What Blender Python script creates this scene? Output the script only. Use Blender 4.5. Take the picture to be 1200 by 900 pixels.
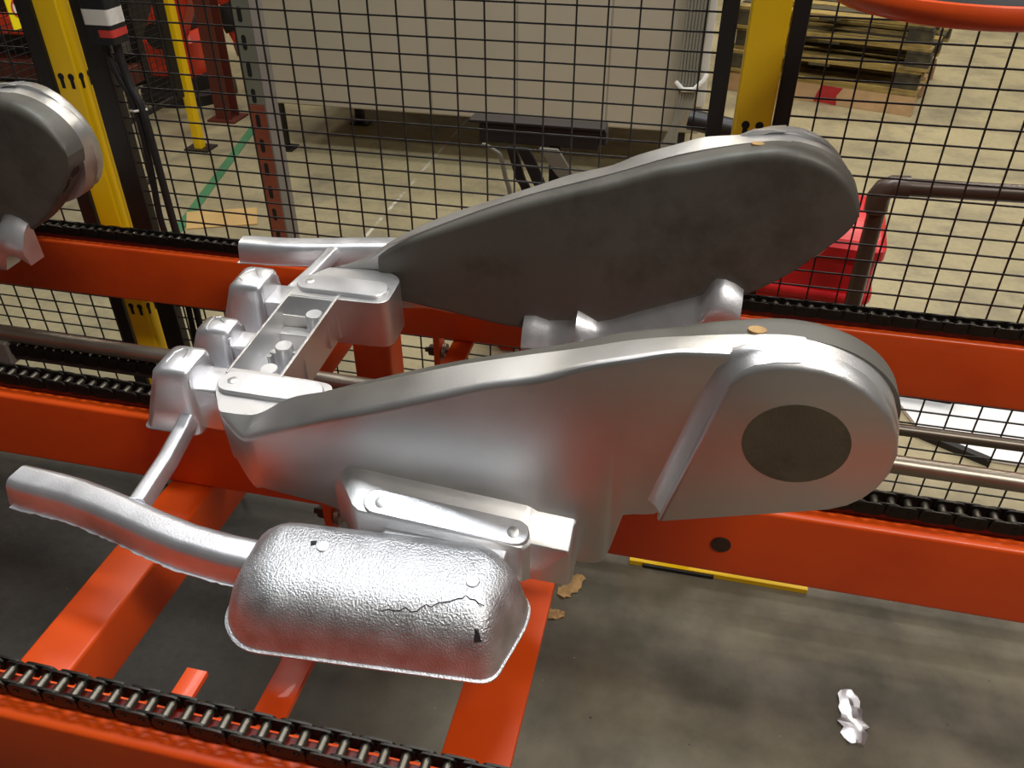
import bpy, bmesh, math, random
from mathutils import Vector, Matrix
random.seed(7)
R = math.radians
C = bpy.context.scene.collection
scn = bpy.context.scene
for o in list(bpy.data.objects): bpy.data.objects.remove(o)

# ------------------------------------------------------------------ camera
CAMZ = 1.42
DZ = -.18          # conveyor, castings and fence were measured for a lens 1.6 m up; it is 1.42 m up
K = .8875          # size of the things beyond the fence
cd = bpy.data.cameras.new('camera'); cam = bpy.data.objects.new('camera', cd); C.objects.link(cam)
cd.sensor_fit = 'HORIZONTAL'; cd.sensor_width = 36; cd.lens = 36*970/1200
cd.clip_start = .02; cd.clip_end = 200
cam.location = (0, 0, CAMZ); cam.rotation_euler = (R(90-35.3), 0, R(13))
scn.camera = cam

# ------------------------------------------------------------------ world, lamps, exposure
w = bpy.data.worlds.new('world'); scn.world = w; w.use_nodes = True
bg = w.node_tree.nodes['Background']; bg.inputs[0].default_value = (.95, .90, .84, 1); bg.inputs[1].default_value = .085
scn.view_settings.view_transform = 'Standard'; scn.view_settings.look = 'None'
scn.view_settings.gamma = 1; scn.view_settings.use_curve_mapping = False
scn.view_settings.exposure = 0.0

def high_bay(x, y, z, energy, col, sx=1.3, sy=.5, rz=0):
    l = bpy.data.lights.new('high_bay_lamp', 'AREA'); l.shape = 'RECTANGLE'; l.size = sx; l.size_y = sy
    l.energy = energy; l.color = col
    o = bpy.data.objects.new('high_bay_lamp', l); C.objects.link(o); o.location = (x, y, z); o.rotation_euler = (0, 0, R(rz))
    return o
COOL = (.90, .96, 1.0); WARM = (1.0, .92, .78)
high_bay(-.4, 1.3, 4.4, 85, COOL, 1.6, .5)
high_bay(1.9, -.7, 4.2, 105, (1, .95, .88), 1.6, .5)
for x, y, e in ((1.2, 4.2, 120), (-2.6, 3.4, 55), (-1.2, 7.5, 130), (3.6, 8.0, 170), (4.2, 3.2, 115), (-5.5, 6.5, 80)):
    high_bay(x, y, 6.0, e, WARM if y > 4.5 else (1, .97, .95))

# ------------------------------------------------------------------ materials
def srgb(r, g, b):
    f = lambda c: (c/255/12.92) if c/255 <= .04045 else ((c/255+.055)/1.055)**2.4
    return (f(r), f(g), f(b), 1)
def mat(name, col, rough=.5, metal=0., var=.12, vscale=8., bump=0., bscale=60., col2=None, c2scale=4., c2lo=.5, c2hi=.65, spec=.5, rvar=0., coat=0., emit=0):
    m = bpy.data.materials.new(name); m.use_nodes = True
    nt = m.node_tree; N = nt.nodes; L = nt.links; b = N['Principled BSDF']
    b.inputs['Roughness'].default_value = rough; b.inputs['Metallic'].default_value = metal
    b.inputs['Specular IOR Level'].default_value = spec
    b.inputs['Coat Weight'].default_value = coat
    tc = N.new('ShaderNodeTexCoord')
    n1 = N.new('ShaderNodeTexNoise'); n1.inputs['Scale'].default_value = vscale; n1.inputs['Detail'].default_value = 6
    L.new(tc.outputs['Object'], n1.inputs['Vector'])
    mr = N.new('ShaderNodeMapRange'); mr.inputs[1].default_value = .3; mr.inputs[2].default_value = .7
    mr.inputs[3].default_value = 1-var; mr.inputs[4].default_value = 1+var
    L.new(n1.outputs['Fac'], mr.inputs[0])
    mx = N.new('ShaderNodeMix'); mx.data_type = 'RGBA'; mx.blend_type = 'MULTIPLY'; mx.inputs[0].default_value = 1
    mx.inputs[6].default_value = col
    if col2 is not None:
        n2 = N.new('ShaderNodeTexNoise'); n2.inputs['Scale'].default_value = c2scale; n2.inputs['Detail'].default_value = 8
        n2.inputs['Roughness'].default_value = .65
        L.new(tc.outputs['Object'], n2.inputs['Vector'])
        m2 = N.new('ShaderNodeMapRange'); m2.inputs[1].default_value = c2lo; m2.inputs[2].default_value = c2hi
        L.new(n2.outputs['Fac'], m2.inputs[0])
        mc = N.new('ShaderNodeMix'); mc.data_type = 'RGBA'; mc.inputs[6].default_value = col; mc.inputs[7].default_value = col2
        L.new(m2.outputs[0], mc.inputs[0]); L.new(mc.outputs[2], mx.inputs[6])
    L.new(mr.outputs[0], mx.inputs[7]); L.new(mx.outputs[2], b.inputs['Base Color'])
    if rvar:
        r2 = N.new('ShaderNodeMapRange'); r2.inputs[1].default_value = .3; r2.inputs[2].default_value = .7
        r2.inputs[3].default_value = max(.05, rough-rvar); r2.inputs[4].default_value = min(1, rough+rvar)
        L.new(n1.outputs['Fac'], r2.inputs[0]); L.new(r2.outputs[0], b.inputs['Roughness'])
    if bump:
        n3 = N.new('ShaderNodeTexNoise'); n3.inputs['Scale'].default_value = bscale; n3.inputs['Detail'].default_value = 5
        L.new(tc.outputs['Object'], n3.inputs['Vector'])
        bp = N.new('ShaderNodeBump'); bp.inputs['Strength'].default_value = bump; bp.inputs['Distance'].default_value = .002
        L.new(n3.outputs['Fac'], bp.inputs['Height']); L.new(bp.outputs[0], b.inputs['Normal'])
    if emit:
        b.inputs['Emission Color'].default_value = col; b.inputs['Emission Strength'].default_value = emit
    return m
M = {}
M['alu'] = mat('cast_aluminium', (.68, .67, .66, 1), .38, .95, .08, 9, .10, 700, rvar=.06)
M['alu_rough'] = mat('rough_aluminium', (.74, .74, .76, 1), .40, .93, .14, 40, .60, 480, rvar=.08)
M['alu_bright'] = mat('bright_aluminium', (.82, .82, .85, 1), .36, .92, .08, 20, .10, 420, rvar=.05)
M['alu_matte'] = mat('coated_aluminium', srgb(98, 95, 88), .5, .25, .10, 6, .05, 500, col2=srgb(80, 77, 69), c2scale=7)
M['disc'] = mat('sawn_face', srgb(96, 90, 72), .55, .1, .12, 30, .15, 500, col2=srgb(82, 76, 60), c2scale=16)
M['crack'] = mat('crack_dark', srgb(40, 36, 36), .8, 0)
M['stain'] = mat('burnt_oil', srgb(46, 36, 28), .6, 0, .3, 40)
M['red'] = mat('red_paint', srgb(220, 79, 14), .38, 0, .09, 3.5, .05, 160, col2=srgb(204, 66, 12), c2scale=2.2, rvar=.08, coat=.08)
M['red_dark'] = mat('red_wear_strip', srgb(104, 26, 14), .5, 0, .25, 50, .1, 200)
M['chain'] = mat('oiled_steel', srgb(44, 40, 36), .36, .75, .2, 60, .1, 300)
M['roller'] = mat('worn_roller', srgb(98, 92, 82), .36, .85, .2, 70)
M['steel'] = mat('galvanised_rod', srgb(150, 140, 126), .36, .85, .18, 14, .08, 120)
M['steel_dark'] = mat('dark_rod', srgb(104, 96, 86), .38, .85, .15, 14)
M['black'] = mat('black_powder_coat', srgb(30, 26, 23), .45, 0, .15, 20)
M['wire'] = mat('black_wire', srgb(24, 21, 19), .5, 0)
M['yellow'] = mat('yellow_paint', srgb(250, 202, 8), .42, 0, .05, 6)
M['hole'] = mat('dark_opening', srgb(18, 16, 14), .8, 0)
M['plug'] = mat('dark_plug', srgb(64, 46, 34), .5, .2, .15, 60)
M['rubber'] = mat('black_rubber', srgb(24, 22, 21), .6, 0)
M['white'] = mat('white_plastic', srgb(222, 218, 208), .5, 0, .05)
M['redplastic'] = mat('red_plastic', srgb(206, 34, 38), .4, 0, .08, 5)
M['robot'] = mat('robot_orange_red', srgb(232, 62, 28), .4, 0, .08, 4)
M['brownred'] = mat('brown_red_steel', srgb(96, 40, 26), .55, 0, .15, 6)
M['beige'] = mat('beige_sheet_metal', srgb(178, 168, 148), .5, 0, .05, 2.5)
M['greygreen'] = mat('grey_green_steel', srgb(126, 128, 112), .5, .2, .1, 6)
M['grey'] = mat('grey_steel', srgb(130, 124, 118), .5, .2, .1, 6)
M['rust'] = mat('rust_red_primer', srgb(138, 70, 46), .6, 0, .15, 10)
M['brownpipe'] = mat('brown_pipe', srgb(74, 58, 48), .35, .2, .12, 12)
M['tray'] = mat('dark_brown_sheet', srgb(40, 31, 26), .85, 0, .1, 10)
M['wood'] = mat('pallet_wood', srgb(158, 134, 72), .75, 0, .25, 9, .3, 90, col2=srgb(120, 100, 60), c2scale=5)
M['wood_dark'] = mat('weathered_wood', srgb(78, 70, 48), .8, 0, .3, 9, .3, 90, col2=srgb(52, 46, 34), c2scale=5)
M['wood_light'] = mat('fresh_board', srgb(196, 160, 118), .75, 0, .15, 9, .3, 90)
M['redmark'] = mat('red_spray_mark', srgb(176, 40, 40), .8, 0, .15, 30)
M['green'] = mat('green_tape', srgb(70, 128, 84), .6, 0, .1, 8)
M['card'] = mat('cardboard', srgb(206, 168, 106), .8, 0, .1, 8)
M['sheet'] = mat('white_sheet', srgb(240, 240, 236), .6, 0, .04, 5)
M['cable'] = mat('grey_cable', srgb(130, 126, 112), .5, 0)
M['chip'] = mat('wood_chip', srgb(170, 136, 88), .8, 0, .25, 60)
M['signred'] = mat('sign_red', srgb(200, 60, 50), .5, 0)
M['signyellow'] = mat('sign_yellow', srgb(250, 226, 10), .5, 0, .02)
M['darkmachine'] = mat('dark_machine', srgb(38, 32, 28), .6, .2, .2, 5)

def floor_material():
    m = bpy.data.materials.new('stained_concrete'); m.use_nodes = True
    nt = m.node_tree; N = nt.nodes; L = nt.links; b = N['Principled BSDF']
    tc = N.new('ShaderNodeTexCoord')
    def noise(s, d=8, r=.6):
        n = N.new('ShaderNodeTexNoise'); n.inputs['Scale'].default_value = s; n.inputs['Detail'].default_value = d
        n.inputs['Roughness'].default_value = r; L.new(tc.outputs['Object'], n.inputs['Vector']); return n
    def rng(src, a, b_, c=0, d=1):
        r = N.new('ShaderNodeMapRange'); r.inputs[1].default_value = a; r.inputs[2].default_value = b_
        r.inputs[3].default_value = c; r.inputs[4].default_value = d; L.new(src, r.inputs[0]); return r.outputs[0]
    def mixc(f, A, B, blend='MIX'):
        x = N.new('ShaderNodeMix'); x.data_type = 'RGBA'; x.blend_type = blend
        for s, v in ((x.inputs[0], f), (x.inputs[6], A), (x.inputs[7], B)):
            if hasattr(v, 'links'): L.new(v, s)
            else: s.default_value = v
        return x.outputs[2]
    n1 = noise(1.3); n2 = noise(5.5); n3 = noise(40, 4)
    base = mixc(rng(n1.outputs['Fac'], .35, .65), srgb(180, 166, 126), srgb(152, 140, 106))
    base = mixc(rng(n2.outputs['Fac'], .55, .72, 0, .55), base, srgb(112, 104, 86))
    base = mixc(rng(noise(2.6, 10, .7).outputs['Fac'], .5, .68, 0, .7), base, srgb(120, 112, 90))
    # pale broken joint line in the concrete
    sx = N.new('ShaderNodeSeparateXYZ'); L.new(tc.outputs['Object'], sx.inputs[0])
    dj = N.new('ShaderNodeMath'); dj.operation = 'ADD'; dj.inputs[1].default_value = 1.245; L.new(sx.outputs['X'], dj.inputs[0])
    da = N.new('ShaderNodeMath'); da.operation = 'ABSOLUTE'; L.new(dj.outputs[0], da.inputs[0])
    jl = N.new('ShaderNodeMath'); jl.operation = 'MULTIPLY'; L.new(rng(da.outputs[0], .004, .010, 1, 0), jl.inputs[0]); L.new(rng(noise(9, 5, .7).outputs['Fac'], .45, .55), jl.inputs[1])
    base = mixc(jl.outputs[0], base, srgb(214, 208, 190))
    # darker concrete tone inside the cell, darkest at the left, its edge following the fence line with a ragged border
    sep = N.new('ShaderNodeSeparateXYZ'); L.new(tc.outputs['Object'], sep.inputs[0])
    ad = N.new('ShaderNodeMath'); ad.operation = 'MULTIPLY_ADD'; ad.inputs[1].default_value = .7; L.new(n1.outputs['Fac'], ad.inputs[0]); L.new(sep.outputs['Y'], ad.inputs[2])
    near_mask = rng(ad.outputs[0], 1.75, 2.15, 1, 0)
    near_col = mixc(rng(n2.outputs['Fac'], .38, .64), srgb(112, 102, 80), srgb(80, 74, 58))
    left_mask = rng(sep.outputs['X'], -.9, .0, 1, 0)
    near_col = mixc(left_mask, near_col, srgb(46, 42, 36))
    base = mixc(near_mask, base, near_col)
    base = mixc(rng(n3.outputs['Fac'], .3, .7, .0, .22), base, (.1, .09, .07, 1))
    sp = noise(95, 2, .5)
    base = mixc(rng(sp.outputs['Fac'], .77, .80, 0, .6), base, srgb(205, 195, 175))
    base = mixc(rng(noise(60, 2, .5).outputs['Fac'], .24, .21, 0, .8), base, srgb(20, 18, 15))
    L.new(base, b.inputs['Base Color'])
    L.new(rng(n2.outputs['Fac'], .3, .7, .42, .7), b.inputs['Roughness'])
    bp = N.new('ShaderNodeBump'); bp.inputs['Strength'].default_value = .25; bp.inputs['Distance'].default_value = .004
    L.new(n3.outputs['Fac'], bp.inputs['Height']); L.new(bp.outputs[0], b.inputs['Normal'])
    return m
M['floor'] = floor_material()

# ------------------------------------------------------------------ mesh helpers
class MB:
    def __init__(s): s.v = []; s.f = []
    def add(s, v, f):
        n = len(s.v); s.v += [tuple(p) for p in v]; s.f += [tuple(i+n for i in q) for q in f]; return s
    def box(s, x0, x1, y0, y1, z0, z1, mx=None):
        v = [(x, y, z) for z in (z0, z1) for y in (y0, y1) for x in (x0, x1)]
        if mx is not None: v = [mx @ Vector(p) for p in v]
        return s.add(v, [(0, 2, 3, 1), (4, 5, 7, 6), (0, 1, 5, 4), (2, 6, 7, 3), (0, 4, 6, 2), (1, 3, 7, 5)])
    def loft(s, loops, cap=True, closed=True):
        n = len(loops[0]); v = [p for l in loops for p in l]; f = []
        for i in range(len(loops)-1):
            for j in range(n if closed else n-1):
                k = (j+1) % n; f.append((i*n+j, i*n+k, (i+1)*n+k, (i+1)*n+j))
        if cap:
            f.append(tuple(range(n-1, -1, -1))); f.append(tuple(range((len(loops)-1)*n, len(loops)*n)))
        return s.add(v, f)
    def prism(s, poly, fn, a, b):        # poly 2-D, fn(u, v, t) -> 3-D point
        return s.loft([[fn(u, v, a) for u, v in poly], [fn(u, v, b) for u, v in poly]])
    def tube(s, pts, r, n=8, cap=True):
        pts = [Vector(p) for p in pts]; loops = []
        up = None
        for i, p in enumerate(pts):
            t = (pts[min(i+1, len(pts)-1)] - pts[max(i-1, 0)]).normalized()
            if up is None:
                up = Vector((0, 0, 1)) if abs(t.z) < .9 else Vector((1, 0, 0))
            a = t.cross(up).normalized(); b = a.cross(t).normalized(); up = b
            rr = r[i] if isinstance(r, (list, tuple)) else r
            loops.append([p + a*math.cos(2*math.pi*k/n)*rr + b*math.sin(2*math.pi*k/n)*rr for k in range(n)])
        return s.loft(loops, cap)
    def sweep(s, pts, sec, side=Vector((0, 0, 1))):   # section (a across, b up)
        pts = [Vector(p) for p in pts]; loops = []
        for i, p in enumerate(pts):
            t = (pts[min(i+1, len(pts)-1)] - pts[max(i-1, 0)]).normalized()
            a = t.cross(side).normalized(); b = a.cross(t).normalized()
            sc = sec(i/(len(pts)-1)) if callable(sec) else sec
            loops.append([p + a*u + b*v for u, v in sc])
        return s.loft(loops)
    def build(s, name, m, parent=None, smooth=32, bevel=0, seg=2, loc=None, rot=None):
        me = bpy.data.meshes.new(name); me.from_pydata([tuple(p) for p in s.v], [], s.f)
        b = bmesh.new(); b.from_mesh(me); bmesh.ops.recalc_face_normals(b, faces=b.faces[:]); b.to_mesh(me); b.free()
        me.polygons.foreach_set('use_smooth', [True]*len(me.polygons))
        me.set_sharp_from_angle(angle=R(smooth))
        me.materials.append(M[m] if isinstance(m, str) else m)
        o = bpy.data.objects.new(name, me); C.objects.link(o); o.parent = parent
        if loc: o.location = loc
        if rot: o.rotation_euler = rot
        if bevel:
            md = o.modifiers.new('bevel', 'BEVEL'); md.width = bevel; md.segments = seg; md.limit_method = 'ANGLE'; md.angle_limit = R(35)
            md.harden_normals = True
        return o
def tag(o, label, cat, group=None, kind=None):
    o['label'] = label; o['category'] = cat
    if group: o['group'] = group
    if kind: o['kind'] = kind
    return o
def empty(name, loc=(0, 0, 0), rot=(0, 0, 0)):
    o = bpy.data.objects.new(name, None); C.objects.link(o); o.location = loc; o.rotation_euler = rot; o.empty_display_size = .05; return o
def copy_tree(o, parent=None):
    c = o.copy(); C.objects.link(c); c.parent = parent
    for ch in list(o.children): copy_tree(ch, c)
    return c
def link(name, me, parent, loc):
    o = bpy.data.objects.new(name, me); C.objects.link(o); o.parent = parent; o.location = loc; return o
def interp(tab, x):                     # monotone cubic through the table
    if x <= tab[0][0]: return tab[0][1]
    if x >= tab[-1][0]: return tab[-1][1]
    n = len(tab)
    for i in range(n-1):
        if x <= tab[i+1][0]: break
    sl = lambda k: (tab[k+1][1]-tab[k][1])/(tab[k+1][0]-tab[k][0])
    def tan(k):
        if k == 0: return sl(0)
        if k == n-1: return sl(n-2)
        a, b = sl(k-1), sl(k)
        return 0 if a*b <= 0 else 2*a*b/(a+b)
    h = tab[i+1][0]-tab[i][0]; t = (x-tab[i][0])/h; t2, t3 = t*t, t*t*t
    return (2*t3-3*t2+1)*tab[i][1]+(t3-2*t2+t)*h*tan(i)+(-2*t3+3*t2)*tab[i+1][1]+(t3-t2)*h*tan(i+1)
def rpoly(pts, rad, n=4):
    out = []; N = len(pts)
    for i in range(N):
        r = rad[i] if isinstance(rad, (list, tuple)) else rad
        p = Vector(pts[i]); a = Vector(pts[i-1])-p; b = Vector(pts[(i+1) % N])-p
        if r <= 0: out.append(tuple(p)); continue
        la, lb = a.length, b.length
        if la < 1e-7 or lb < 1e-7: out += [tuple(p)]*(n+1); continue
        a /= la; b /= lb
        d = min(r, la*.48, lb*.48)
        for k in range(n+1):
            t = k/n; q0 = p + a*d; q1 = p + b*d
            out.append(tuple((1-t)**2*q0 + 2*t*(1-t)*p + t*t*q1))
    return out
def stadium(x0, x1, y0, y1, n=8):
    r = (y1-y0)/2; cy = (y0+y1)/2; p = []
    for k in range(n+1): a = -math.pi/2 + math.pi*k/n; p.append((x1-r+r*math.cos(a), cy+r*math.sin(a)))
    for k in range(n+1): a = math.pi/2 + math.pi*k/n; p.append((x0+r+r*math.cos(a), cy+r*math.sin(a)))
    return p
def circle(cx, cy, r, n=24): return [(cx+r*math.cos(2*math.pi*k/n), cy+r*math.sin(2*math.pi*k/n)) for k in range(n)]
XY = lambda u, v, t: (u, v, t)
XZ = lambda u, v, t: (u, t, v)
YZ = lambda u, v, t: (t, u, v)

# ------------------------------------------------------------------ floor
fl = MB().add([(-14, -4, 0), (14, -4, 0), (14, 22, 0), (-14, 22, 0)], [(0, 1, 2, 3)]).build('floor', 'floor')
fl['kind'] = 'structure'; fl['label'] = 'stained concrete factory floor'

# ------------------------------------------------------------------ conveyor frame
XL, XR = -2.4, 1.25
F0 = -DZ           # floor height in the frame's own coordinates
frame = tag(empty('conveyor_frame', (0, .8, DZ)), 'red painted steel conveyor frame with three rails and cross beams', 'conveyor')
fy = lambda y: y-.8
def rail(name, y0, y1, ztop=.89, zbot=.772):
    s = MB().prism(rpoly([(fy(y0), zbot), (fy(y1), zbot), (fy(y1), ztop), (fy(y0), ztop)], .006, 4), YZ, XL, XR)
    return s.build(name, 'red', frame, 40)
r_far = rail('rail', 1.251, 1.286); r_near = rail('rail', .782, .826); r_front = rail('rail', .338, .385)
r_far['label'] = 'far red rail in front of the mesh fence'; r_near['label'] = 'middle red rail'; r_front['label'] = 'front red rail'
def wear(parent, yc):
    MB().box(XL, XR, fy(yc-.0055), fy(yc+.0055), .8895, .9045).build('wear_strip', 'red_dark', parent)
wear(r_far, 1.263+.0045); wear(r_near, .8075); wear(r_front, .3665)
# cross beams
def beam(x0, x1, z0, z1, y0=.345, y1=1.32):
    return MB().prism(rpoly([(x0, z0), (x1, z0), (x1, z1), (x0, z1)], .005 if z1-z0 > .03 else .001, 3), lambda u, v, t: (u, t, v), fy(y0), fy(y1)).build('cross_beam', 'red', frame, 40)
beam(-.703, -.634, .69, .7715); beam(-.184, -.109, .760, .7715); beam(-.402, -.364, .763, .7715)
for x0, x1, y0, y1 in ((-.610, -.533, 1.255, 1.325), (1.10, 1.18, 1.255, 1.325), (1.10, 1.18, .785, .857), (-2.30, -2.22, 1.255, 1.325), (-2.30, -2.22, .785, .857), (-2.30, -2.22, .34, .41), (1.10, 1.18, .34, .41)):
    lg = MB().prism(rpoly([(x0, fy(y0)), (x1, fy(y0)), (x1, fy(y1)), (x0, fy(y1))], .006, 3), XY, F0+.012, .772).build('leg', 'red', frame, 40)
    MB().box(x0-.03, x1+.03, fy(y0-.03), fy(y1+.03), F0, F0+.012).build('foot_plate', 'red', lg, bevel=.002)
# bolted brackets hanging below rails
def bracket(x, y, z):
    b = MB().box(x-.009, x+.003, fy(y), fy(y+.035), z-.075, z+.002).build('bracket', 'red', frame, bevel=.0015)
    s = MB().tube([(x-.030, fy(y+.016), z-.045), (x+.030, fy(y+.016), z-.045)], .005, 10)
    s.build('bolt', 'plug', b)
    MB().prism(circle(fy(y+.016), z-.045, .011, 6), YZ, x-.022, x-.012).build('nut', 'plug', b)
    MB().prism(circle(fy(y+.016), z-.045, .016, 18), YZ, x+.006, x+.013).build('washer', 'steel', b)
bracket(-.462, .800, .772); bracket(-.437, 1.262, .772)
MB().prism(circle(.092, .8255, .0125, 24), XZ, fy(.7805), fy(.783)).build('hole_plug', 'plug', r_near)
MB().prism(rpoly([(-.426, .893), (-.404, .893), (-.404, .900), (-.426, .900)], .001, 2), lambda u, v, t: (u, t, v), fy(.380), fy(.420)).build('stop_tab', 'red', r_front)
# guide rods between the rails
MB().tube([(XL, fy(1.05), .812), (XR, fy(1.05), .774)], .0145, 20).build('guide_rod', 'steel', frame)
MB().tube([(-.05, fy(1.15), .777), (XR, fy(1.15), .775)], .0098, 18).build('guide_rod', 'steel_dark', frame)
MB().box(-1.30, -1.185, fy(1.03), fy(1.09), .742, .790).build('rod_bracket', 'grey', frame, bevel=.004)
MB().box(-1.66, -1.60, fy(1.06), fy(1.27), .75, .7735).build('rod_bracket', 'grey', frame, bevel=.003)
MB().box(-1.22, -.80, fy(1.040), fy(1.062), .750, .7625).build('chain_track', 'tray', frame, bevel=.002)

# ------------------------------------------------------------------ roller chains
P = .01905
def plate_poly(l, h):
    return rpoly([(-l/2, -h/2), (l/2, -h/2), (l/2, h/2), (-l/2, h/2)], h*.42, 3)
def plates(name, off, t, m):
    s = MB(); pl = plate_poly(P+.0168, .0178)
    for sgn in (-1, 1): s.prism(pl, XZ, sgn*off, sgn*(off+t))
    if name == 'outer_link':
        for dx in (-P/2, P/2): s.prism(circle(dx, 0, .0030, 8), XZ, -.0140, .0140)
    o = s.build(name, m, None, 30); me = o.data; bpy.data.objects.remove(o); return me
me_out = plates('outer_link', .0112, .0022, 'chain'); me_in = plates('inner_link', .0086, .0022, 'chain')
o = MB().tube([(0, -.0086, 0), (0, .0086, 0)], .0047, 12).build('roller', 'roller'); me_rol = o.data; bpy.data.objects.remove(o)
def chain(y, zc, x0, x1, label, ph=0.):
    t = tag(empty('roller_chain', (x0, y, zc+DZ)), label, 'chain', 'conveyor roller chains')
    n = int((x1-x0)/P)
    for i in range(n):
        link('roller', me_rol, t, (ph+i*P, 0, 0))
        link('outer_link' if i % 2 else 'inner_link', me_out if i % 2 else me_in, t, (ph+i*P+P/2, 0, 0))
    return t
chain(1.2675, .9112, -1.5, .75, 'black roller chain on the far red rail before the mesh fence')
chain(.8075, .9112, -1.15, .62, 'black roller chain on the middle red rail under the casting')
chain(.3665, .9112, -.62, .05, 'black roller chain on the front red rail, lowest in the photo')
chain(1.05, .7735, -1.20, -.80, 'dark return chain hanging below the grey guide rod at left')

# ------------------------------------------------------------------ the aluminium casting
def make_casting():
    root = empty('aluminium_casting', (0, .867, CAMZ-.5915), (R(4), 0, 0))
    zt_in = [(-.46, .000), (-.43, .030), (-.397, .050), (-.349, .074), (-.276, .107), (-.226, .128), (-.156, .153), (-.10, .173), (-.047, .195), (0, .208), (.041, .222), (.095, .2315), (.14, .2295), (.168, .216), (.19, .193), (.202, .170), (.2045, .155)]
    zb_in = [(-.53, -.065), (-.43, -.052), (-.364, -.062), (-.223, -.079), (-.10, -.050), (-.007, -.012), (.04, .000), (.084, .020), (.129, .053), (.178, .106), (.20, .137), (.2045, .155)]
    v_s = [(-.522, .170), (-.478, .176), (-.418, .180), (-.345, .190), (-.275, .195), (-.155, .197), (-.095, .200), (-.025, .204), (.022, .207), (.12, .210), (.2, .210)]
    z_s = [(-.522, -.002), (-.478, .006), (-.418, .046), (-.345, .080), (-.275, .1115), (-.21, .1385), (-.155, .158), (-.095, .179), (-.025, .205), (.022, .2175), (.06, .2255), (.10, .231), (.13, .2285), (.155, .218), (.178, .199), (.192, .178), (.200, .153)]
    v_c = [(-.522, .173), (-.474, .210), (-.45, .221), (-.361, .233), (-.281, .236), (-.08, .2365), (.05, .239), (.2, .243)]
    z_c = [(-.522, -.006), (-.474, .001), (-.45, .018), (-.361, .068), (-.283, .102), (-.21, .1335), (-.166, .153), (-.111, .171), (-.08, .188), (-.033, .206), (.008, .2205), (.05, .2255), (.10, .2305), (.13, .228), (.155, .2175), (.178, .1985), (.192, .1775), (.200, .1525)]
    z_b = [(-.522, -.066), (-.478, -.086), (-.455, -.072), (-.379, -.067), (-.341, -.074), (-.075, -.088), (-.053, -.085), (-.042, -.072), (-.028, .000), (.003, .010), (.010, .019), (.169, .073), (.182, .088), (.192, .108), (.198, .130), (.200, .152)]
    def arc(cx, cz, rx, rz, n, up):
        return [(cx+rx*math.sin(math.pi/2*k/n), cz+(rz if up else -rz)*math.cos(math.pi/2*k/n)) for k in range(1, n+1)]
    zt_in = [p for p in zt_in if p[0] < .09] + [(.100, .2325)] + arc(.1005, .153, .104, .0795, 10, True)
    z_s = [p for p in z_s if p[0] < .09] + [(.100, .2310)] + arc(.1005, .1525, .0995, .0785, 10, True)
    z_c = [p for p in z_c if p[0] < .09] + [(.100, .2305)] + arc(.1005, .1525, .0995, .0780, 10, True)
    def xs(a, b, extra):
        l = set(round(a+(b-a)*k/70, 5) for k in range(71))
        l |= set(round(b-(b-.13)*(1-math.sin(math.pi/2*k/28)), 5) for k in range(29))
        l |= set(extra)
        return sorted(x for x in l if a <= x <= b)
    ear = [(.007, .020), (.048, .205), (.056, .2175), (.067, .2265), (.085, .2325), (.104, .2345), (.122, .2335), (.140, .2285), (.158, .2185), (.173, .2055), (.186, .189), (.196, .169), (.2005, .148), (.200, .126), (.195, .108), (.186, .0915), (.1755, .080), (.160, .0705)]
    for s in (-1, 1):
        loops = []
        for x in xs(-.522, .1998, (-.478, -.474, -.455, -.053, -.042, -.028, .003, .010)):
            a = interp(v_s, x); c = interp(v_c, x); zs = interp(z_s, x); zc = interp(z_c, x); zb = interp(z_b, x)
            sec = rpoly([(a, zs), (c, zc), (c, zb), (a, zb)], [0, .007, .005, 0], 4)
            loops.append([(x, s*u, v) for u, v in sec])
        arm = MB().loft(loops).build('arm', 'alu', root, 28)
        loops = []
        for x in xs(-.445, .2043, ()):
            a = interp(v_s, x)+.003; zs = min(interp(z_s, x), interp(zt_in, x)+.012)-.0012; vi = .176
            kk = min(1, max(0, (x-.06)/.10)); zs += (interp(zt_in, x)-.0005-zs)*kk*kk*(3-2*kk)
            zt = interp(zt_in, x); zb = interp(zb_in, x)
            vi = min(vi, a-.008)
            sec = rpoly([(a, zs), (vi, zt), (vi, zb), (a, zb)], [0, .022, .008, 0], 6)
            loops.append([(x, s*u, v) for u, v in sec])
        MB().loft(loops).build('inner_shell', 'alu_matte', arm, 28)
        # raised ear with rounded rim
        cx = sum(p[0] for p in ear)/len(ear); cz = sum(p[1] for p in ear)/len(ear)
        def ins(d):
            out = []; n = len(ear)
            for i, p in enumerate(ear):
                q = Vector(ear[i-1]); t = Vector(ear[(i+1) % n]); e = (t-q).normalized(); out.append((p[0]-e.y*-d*-1 if False else p[0]+e.y*d, p[1]-e.x*d))
            return out
        lp = [(.0, .236), (.0, .2495), (.0012, .2525), (.0035, .2550), (.0065, .2562)]
        e = MB().loft([[(u, s*v, z) for u, z in ins(d)] for d, v in lp]).build('ear_boss', 'alu', arm, 50)
        MB().prism(circle(.1155, .1485, .0455, 40), XZ, s*.2555, s*.2567).build('sawn_disc', 'disc', arm, 40)
        # concave fillet running up the ear's left side and round its top
        f = []; cnt = 0
        path = [Vector(ear[0]).lerp(Vector(ear[1]), .045+.955*k/8) for k in range(9)] + [Vector(p) for p in ear[2:6]]
        for k, p in enumerate(path):
            t = (path[min(k+1, len(path)-1)]-path[max(k-1, 0)]).normalized(); nrm = Vector((-t.y, t.x))
            wd = .017 if k < 8 else .017*(1-(k-7)/5.05)
            f.append([((p+nrm*wd*a).x, s*b, (p+nrm*wd*a).y) for a, b in ((-.12, .2525), (.10, .2480), (.32, .2430), (.62, .2392), (1., .2366), (1., .230), (-.12, .230))])
        MB().loft(f).build('ear_fillet', 'alu', arm, 60)
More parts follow.
